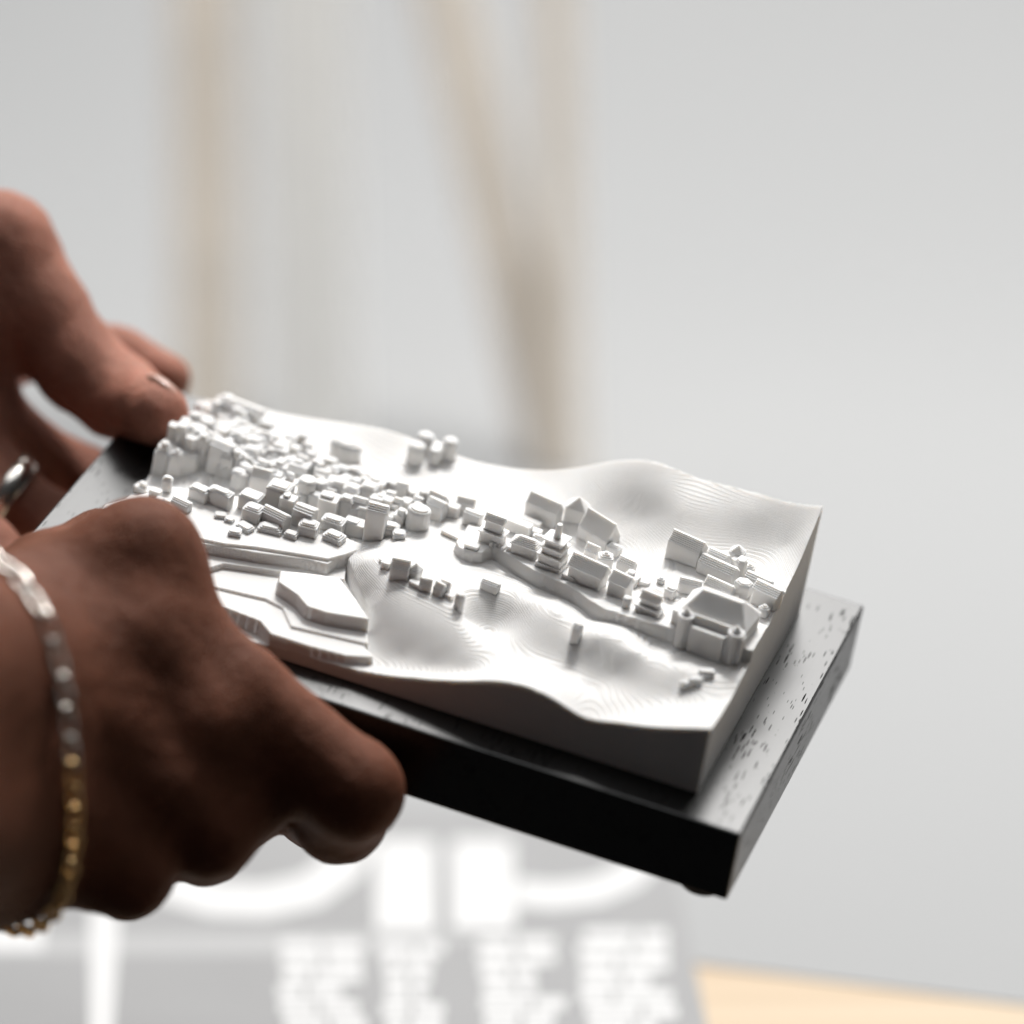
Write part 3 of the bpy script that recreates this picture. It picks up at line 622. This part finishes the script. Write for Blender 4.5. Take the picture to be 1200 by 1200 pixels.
for k in range(NL):
    ph = 2 * math.pi * k / NL; c = brp(ph); t = brp(ph + .02) - brp(ph - .02); t /= np.linalg.norm(t)
    half = 0.64 * np.linalg.norm(brp(ph + math.pi / NL) - brp(ph - math.pi / NL))
    rad = brp(ph, 1.0) - c; rad -= t * (rad @ t); rad /= np.linalg.norm(rad); sd = np.cross(t, rad)
    s2 = sd if k % 2 else sd * .55 + rad * .8
    pts = [CW @ (c - wc + t * half * math.cos(a) + s2 * 1.3 * math.sin(a)) for a in np.linspace(0, 2 * math.pi, 16, endpoint=False)]
    g = G(); g.tube(pts, 0.52, 8, True); g.build('link', M['gold_warm_glint'] if math.cos(ph) > 0.05 else M['silver'], br, True)  # window sheen above and warm reflection below put into the link colours

# far hand: thumb on top of the board, fingers under its left edge
far_thumb = [(C(-4, 292, 952), 11.0), (C(45, 362, 951), 9.6), (C(94, 430, 949), 8.8), (C(138, 464, 946), 8.4), (ub(184, 485, 7.6), 6.4)]
ZF = -24.0
far_f = [
 far_thumb,
 [(C(-60, 430, 955), 9.0), (C(40, 400, 975), 7.6), (C(140, 424, 972), 6.8), (C(192, 444, 968), 5.6)],
 [(C(-70, 460, 950), 9.0), (C(14, 522, 958), 8.0), (ub(90, 565, ZF), 7.6), (ub(165, 590, ZF), 7.0)],
 [(C(-70, 530, 945), 8.8), (C(-2, 580, 945), 8.0), (ub(62, 622, ZF), 7.4), (ub(130, 668, ZF), 6.8)],
 [(C(-80, 600, 935), 8.2), (C(-20, 650, 930), 7.4), (ub(30, 700, ZF), 6.8), (ub(90, 745, ZF), 6.2)],
]
far_p = [
 [(C(-4, 296, 954), 10.8), (C(-60, 360, 952), 14), (C(-160, 400, 945), 20)],
 [(C(-60, 440, 956), 13), (C(-160, 440, 950), 20)], [(C(-62, 520, 950), 12), (C(-160, 500, 945), 19)], [(C(-75, 590, 940), 11), (C(-160, 560, 935), 18)],
]
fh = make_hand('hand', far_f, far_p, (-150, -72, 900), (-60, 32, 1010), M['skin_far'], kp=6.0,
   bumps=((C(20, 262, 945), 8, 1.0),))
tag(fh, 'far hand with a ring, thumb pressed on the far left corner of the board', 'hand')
def ell_shell(name, c, ax, ay, az, rx, ry, rz, m, parent, half=False):
    g = []; f = []; nu, nv = 20, 12
    for i in range(nv + 1):
        th = math.pi * i / nv
        for j in range(nu):
            p = 2 * math.pi * j / nu; g.append(CW @ (ax * rx * math.sin(th) * math.cos(p) + ay * ry * math.sin(th) * math.sin(p) + az * rz * math.cos(th)) + cam2w(c))
    for i in range(nv):
        for j in range(nu): f.append([i * nu + j, i * nu + (j + 1) % nu, (i + 1) * nu + (j + 1) % nu, (i + 1) * nu + j])
    o = new_mesh(name, g, f, m, None, True); o.parent = parent; o.matrix_parent_inverse = Matrix.Translation(-parent.location); return o
tip = ub(176, 478, 8.2); tdir = ub(180, 481, 8.2) - C(135, 462, 946); tdir /= np.linalg.norm(tdir)
upb = RB @ np.array([0.35, 0.8, 0.55]); upb -= tdir * (upb @ tdir); upb /= np.linalg.norm(upb); sdv = np.cross(tdir, upb)
ell_shell('fingernail', tip - tdir * 1.0 + upb * 4.3, tdir, sdv, upb, 6.0, 4.6, 2.1, M['nail'], fh)
# ring on the far hand
rc = C(-6, 576, 945); ra = ub(62, 622, ZF) - C(-70, 530, 945); ra /= np.linalg.norm(ra)
e1 = np.cross(ra, [0, 0, 1.0]); e1 /= np.linalg.norm(e1); e2 = np.cross(ra, e1); rc = rc + ra * 2.2
ring = empty('ring', Matrix.Translation(cam2w(rc) * MM)); tag(ring, 'silver ring on a finger of the far hand below the thumb', 'ring')
g = G(); nseg = 48
for k in range(nseg):
    a = 2 * math.pi * k / nseg
    for (rr, ww) in ((8.0, -2.4), (9.3, -2.1), (9.7, 0), (9.3, 2.1), (8.0, 2.4)): g.v.append(tuple(CW @ (rr * (math.cos(a) * e1 + math.sin(a) * e2) + ra * ww)))
for k in range(nseg):
    for j in range(5): a, b = k * 5 + j, k * 5 + (j + 1) % 5; c_, d_ = ((k + 1) % nseg) * 5 + (j + 1) % 5, ((k + 1) % nseg) * 5 + j; g.f.append([a, b, c_, d_])
g.build('band', M['silver'], ring, True)

# ------------------------------------------------------------------ printed sheet on the desk
def tpoly(pts, z=0.0): return [tuple(px_table(u, v, z)[:2]) for u, v in pts]
mag = sheet('magazine', tpoly([(-260, 1290), (845, 1290), (778, 958), (-60, 935)]), 0.05, 1.2, M['grey_print'])
tag(mag, 'grey printed magazine page with white lettering lying flat under the board', 'magazine')
def mark(name, pts, m=None, z=1.26): return sheet(name, tpoly(pts, 1.2), 1.19, z, m or M['ink_white'], mag)
def stroke(name, pts, hw):
    pts = [np.array(p, float) for p in pts]; L, Rr = [], []
    for i, p in enumerate(pts):
        t = pts[min(i + 1, len(pts) - 1)] - pts[max(i - 1, 0)]; t /= np.linalg.norm(t); n = np.array([-t[1], t[0] * .8]); L.append(p + n * hw); Rr.append(p - n * hw)
    g = G()
    for i in range(len(pts) - 1): g.slab(tpoly([Rr[i], Rr[i + 1], L[i + 1], L[i]], 1.2), 1.19, 1.28 + .002 * i)
    return g.build(name, M['ink_white'], mag)
stroke('headline_letter', [(170, 1010), (200, 1038), (250, 1054), (310, 1056), (365, 1044), (402, 1015), (418, 975)], 24)
mark('headline_letter', [(440, 1090), (510, 1090), (508, 985), (442, 985)])
g_letter = mark('headline_letter', [(530, 1088), (604, 1088), (600, 985), (530, 985)])
stroke('headline_letter', [(606, 1046), (650, 1050), (700, 1044), (740, 1026), (762, 1000)], 18)
mark('rule', [(104, 1230), (132, 1230), (140, 1060), (106, 1060)]); mark('headline_letter', [(-40, 1114), (50, 1114), (52, 1062), (-40, 1062)])
mark('tint_band', [(-200, 1122), (300, 1118), (560, 1102), (560, 1094), (300, 1094), (-200, 1094)], M['lightgrey'], 1.22)
r2 = random.Random(3)
for (x0, x1, y0, full) in ((330, 425, 1102, 3), (447, 520, 1105, 1), (560, 650, 1098, 2), (680, 782, 1090, 3)):
    y = y0; k = 0
    while y < 1240:
        hgt = 13 + (y - 1090) * .02
        xa = x0 + r2.uniform(-4, 6); xb = (x1 if k < full else x1 - r2.uniform(8, 26)) + (22 if k in (4, 5) else 0); sk = (y - 1090) * 0.06 * ((x0 - 420) / 380)
        wds = r2.uniform(.35, .65); xm = xa + (xb - xa) * wds
        mark('text_line', [(xa + sk, y + hgt), (xm - 3 + sk, y + hgt), (xm - 3 + sk, y), (xa + sk, y)]); mark('text_line', [(xm + 3 + sk, y + hgt), (xb + sk, y + hgt), (xb + sk, y), (xm + 3 + sk, y)])
        y += hgt + 4; k += 1

# ------------------------------------------------------------------ out-of-focus wooden bars standing far behind
def bar(name, foot_px, top_px, wmm, m, label, cat):
    f0 = px_table(*foot_px); d0 = (f0 - CP) @ CF; tp = CP + CW @ px_cam(*top_px, d0)
    ax = tp - f0; ax /= np.linalg.norm(ax); sx = np.array([1, 0, 0]) - ax * ax[0]; sx /= np.linalg.norm(sx); sy = np.cross(ax, sx)
    g = G(); cs = [(-1, -1), (1, -1), (1, 1), (-1, 1)]
    q0 = [f0 + (sx * a + sy * b) * wmm / 2 for a, b in cs]; q0 = [np.array([p[0], p[1], 0.4 if True else 0]) for p in q0]
    q1 = [tp + ax * 120 + (sx * a + sy * b) * wmm / 2 for a, b in cs]
    g.prism(q0, q1); o = g.build(name, m); bevel(o, 0.001)
    return tag(o, label, cat)
bar('wooden_post', (246, 540), (240, -20), 20, M['beige'], 'upright beige wooden post far behind, leftmost of the blurred bars', 'post')
bar('painted_post', (368, 545), (358, -20), 26, M['pale'], 'blurred upright white painted post beside the leftmost beige post', 'post')
bar('wooden_strut', (652, 552), (520, -20), 18, M['beige'], 'blurred slanting beige wooden strut leaning up to the left behind the model', 'strut')
bar('wooden_post', (662, 565), (650, -20), 12, M['beige'], 'thin upright beige wooden post where the slanting strut meets the ground', 'post')
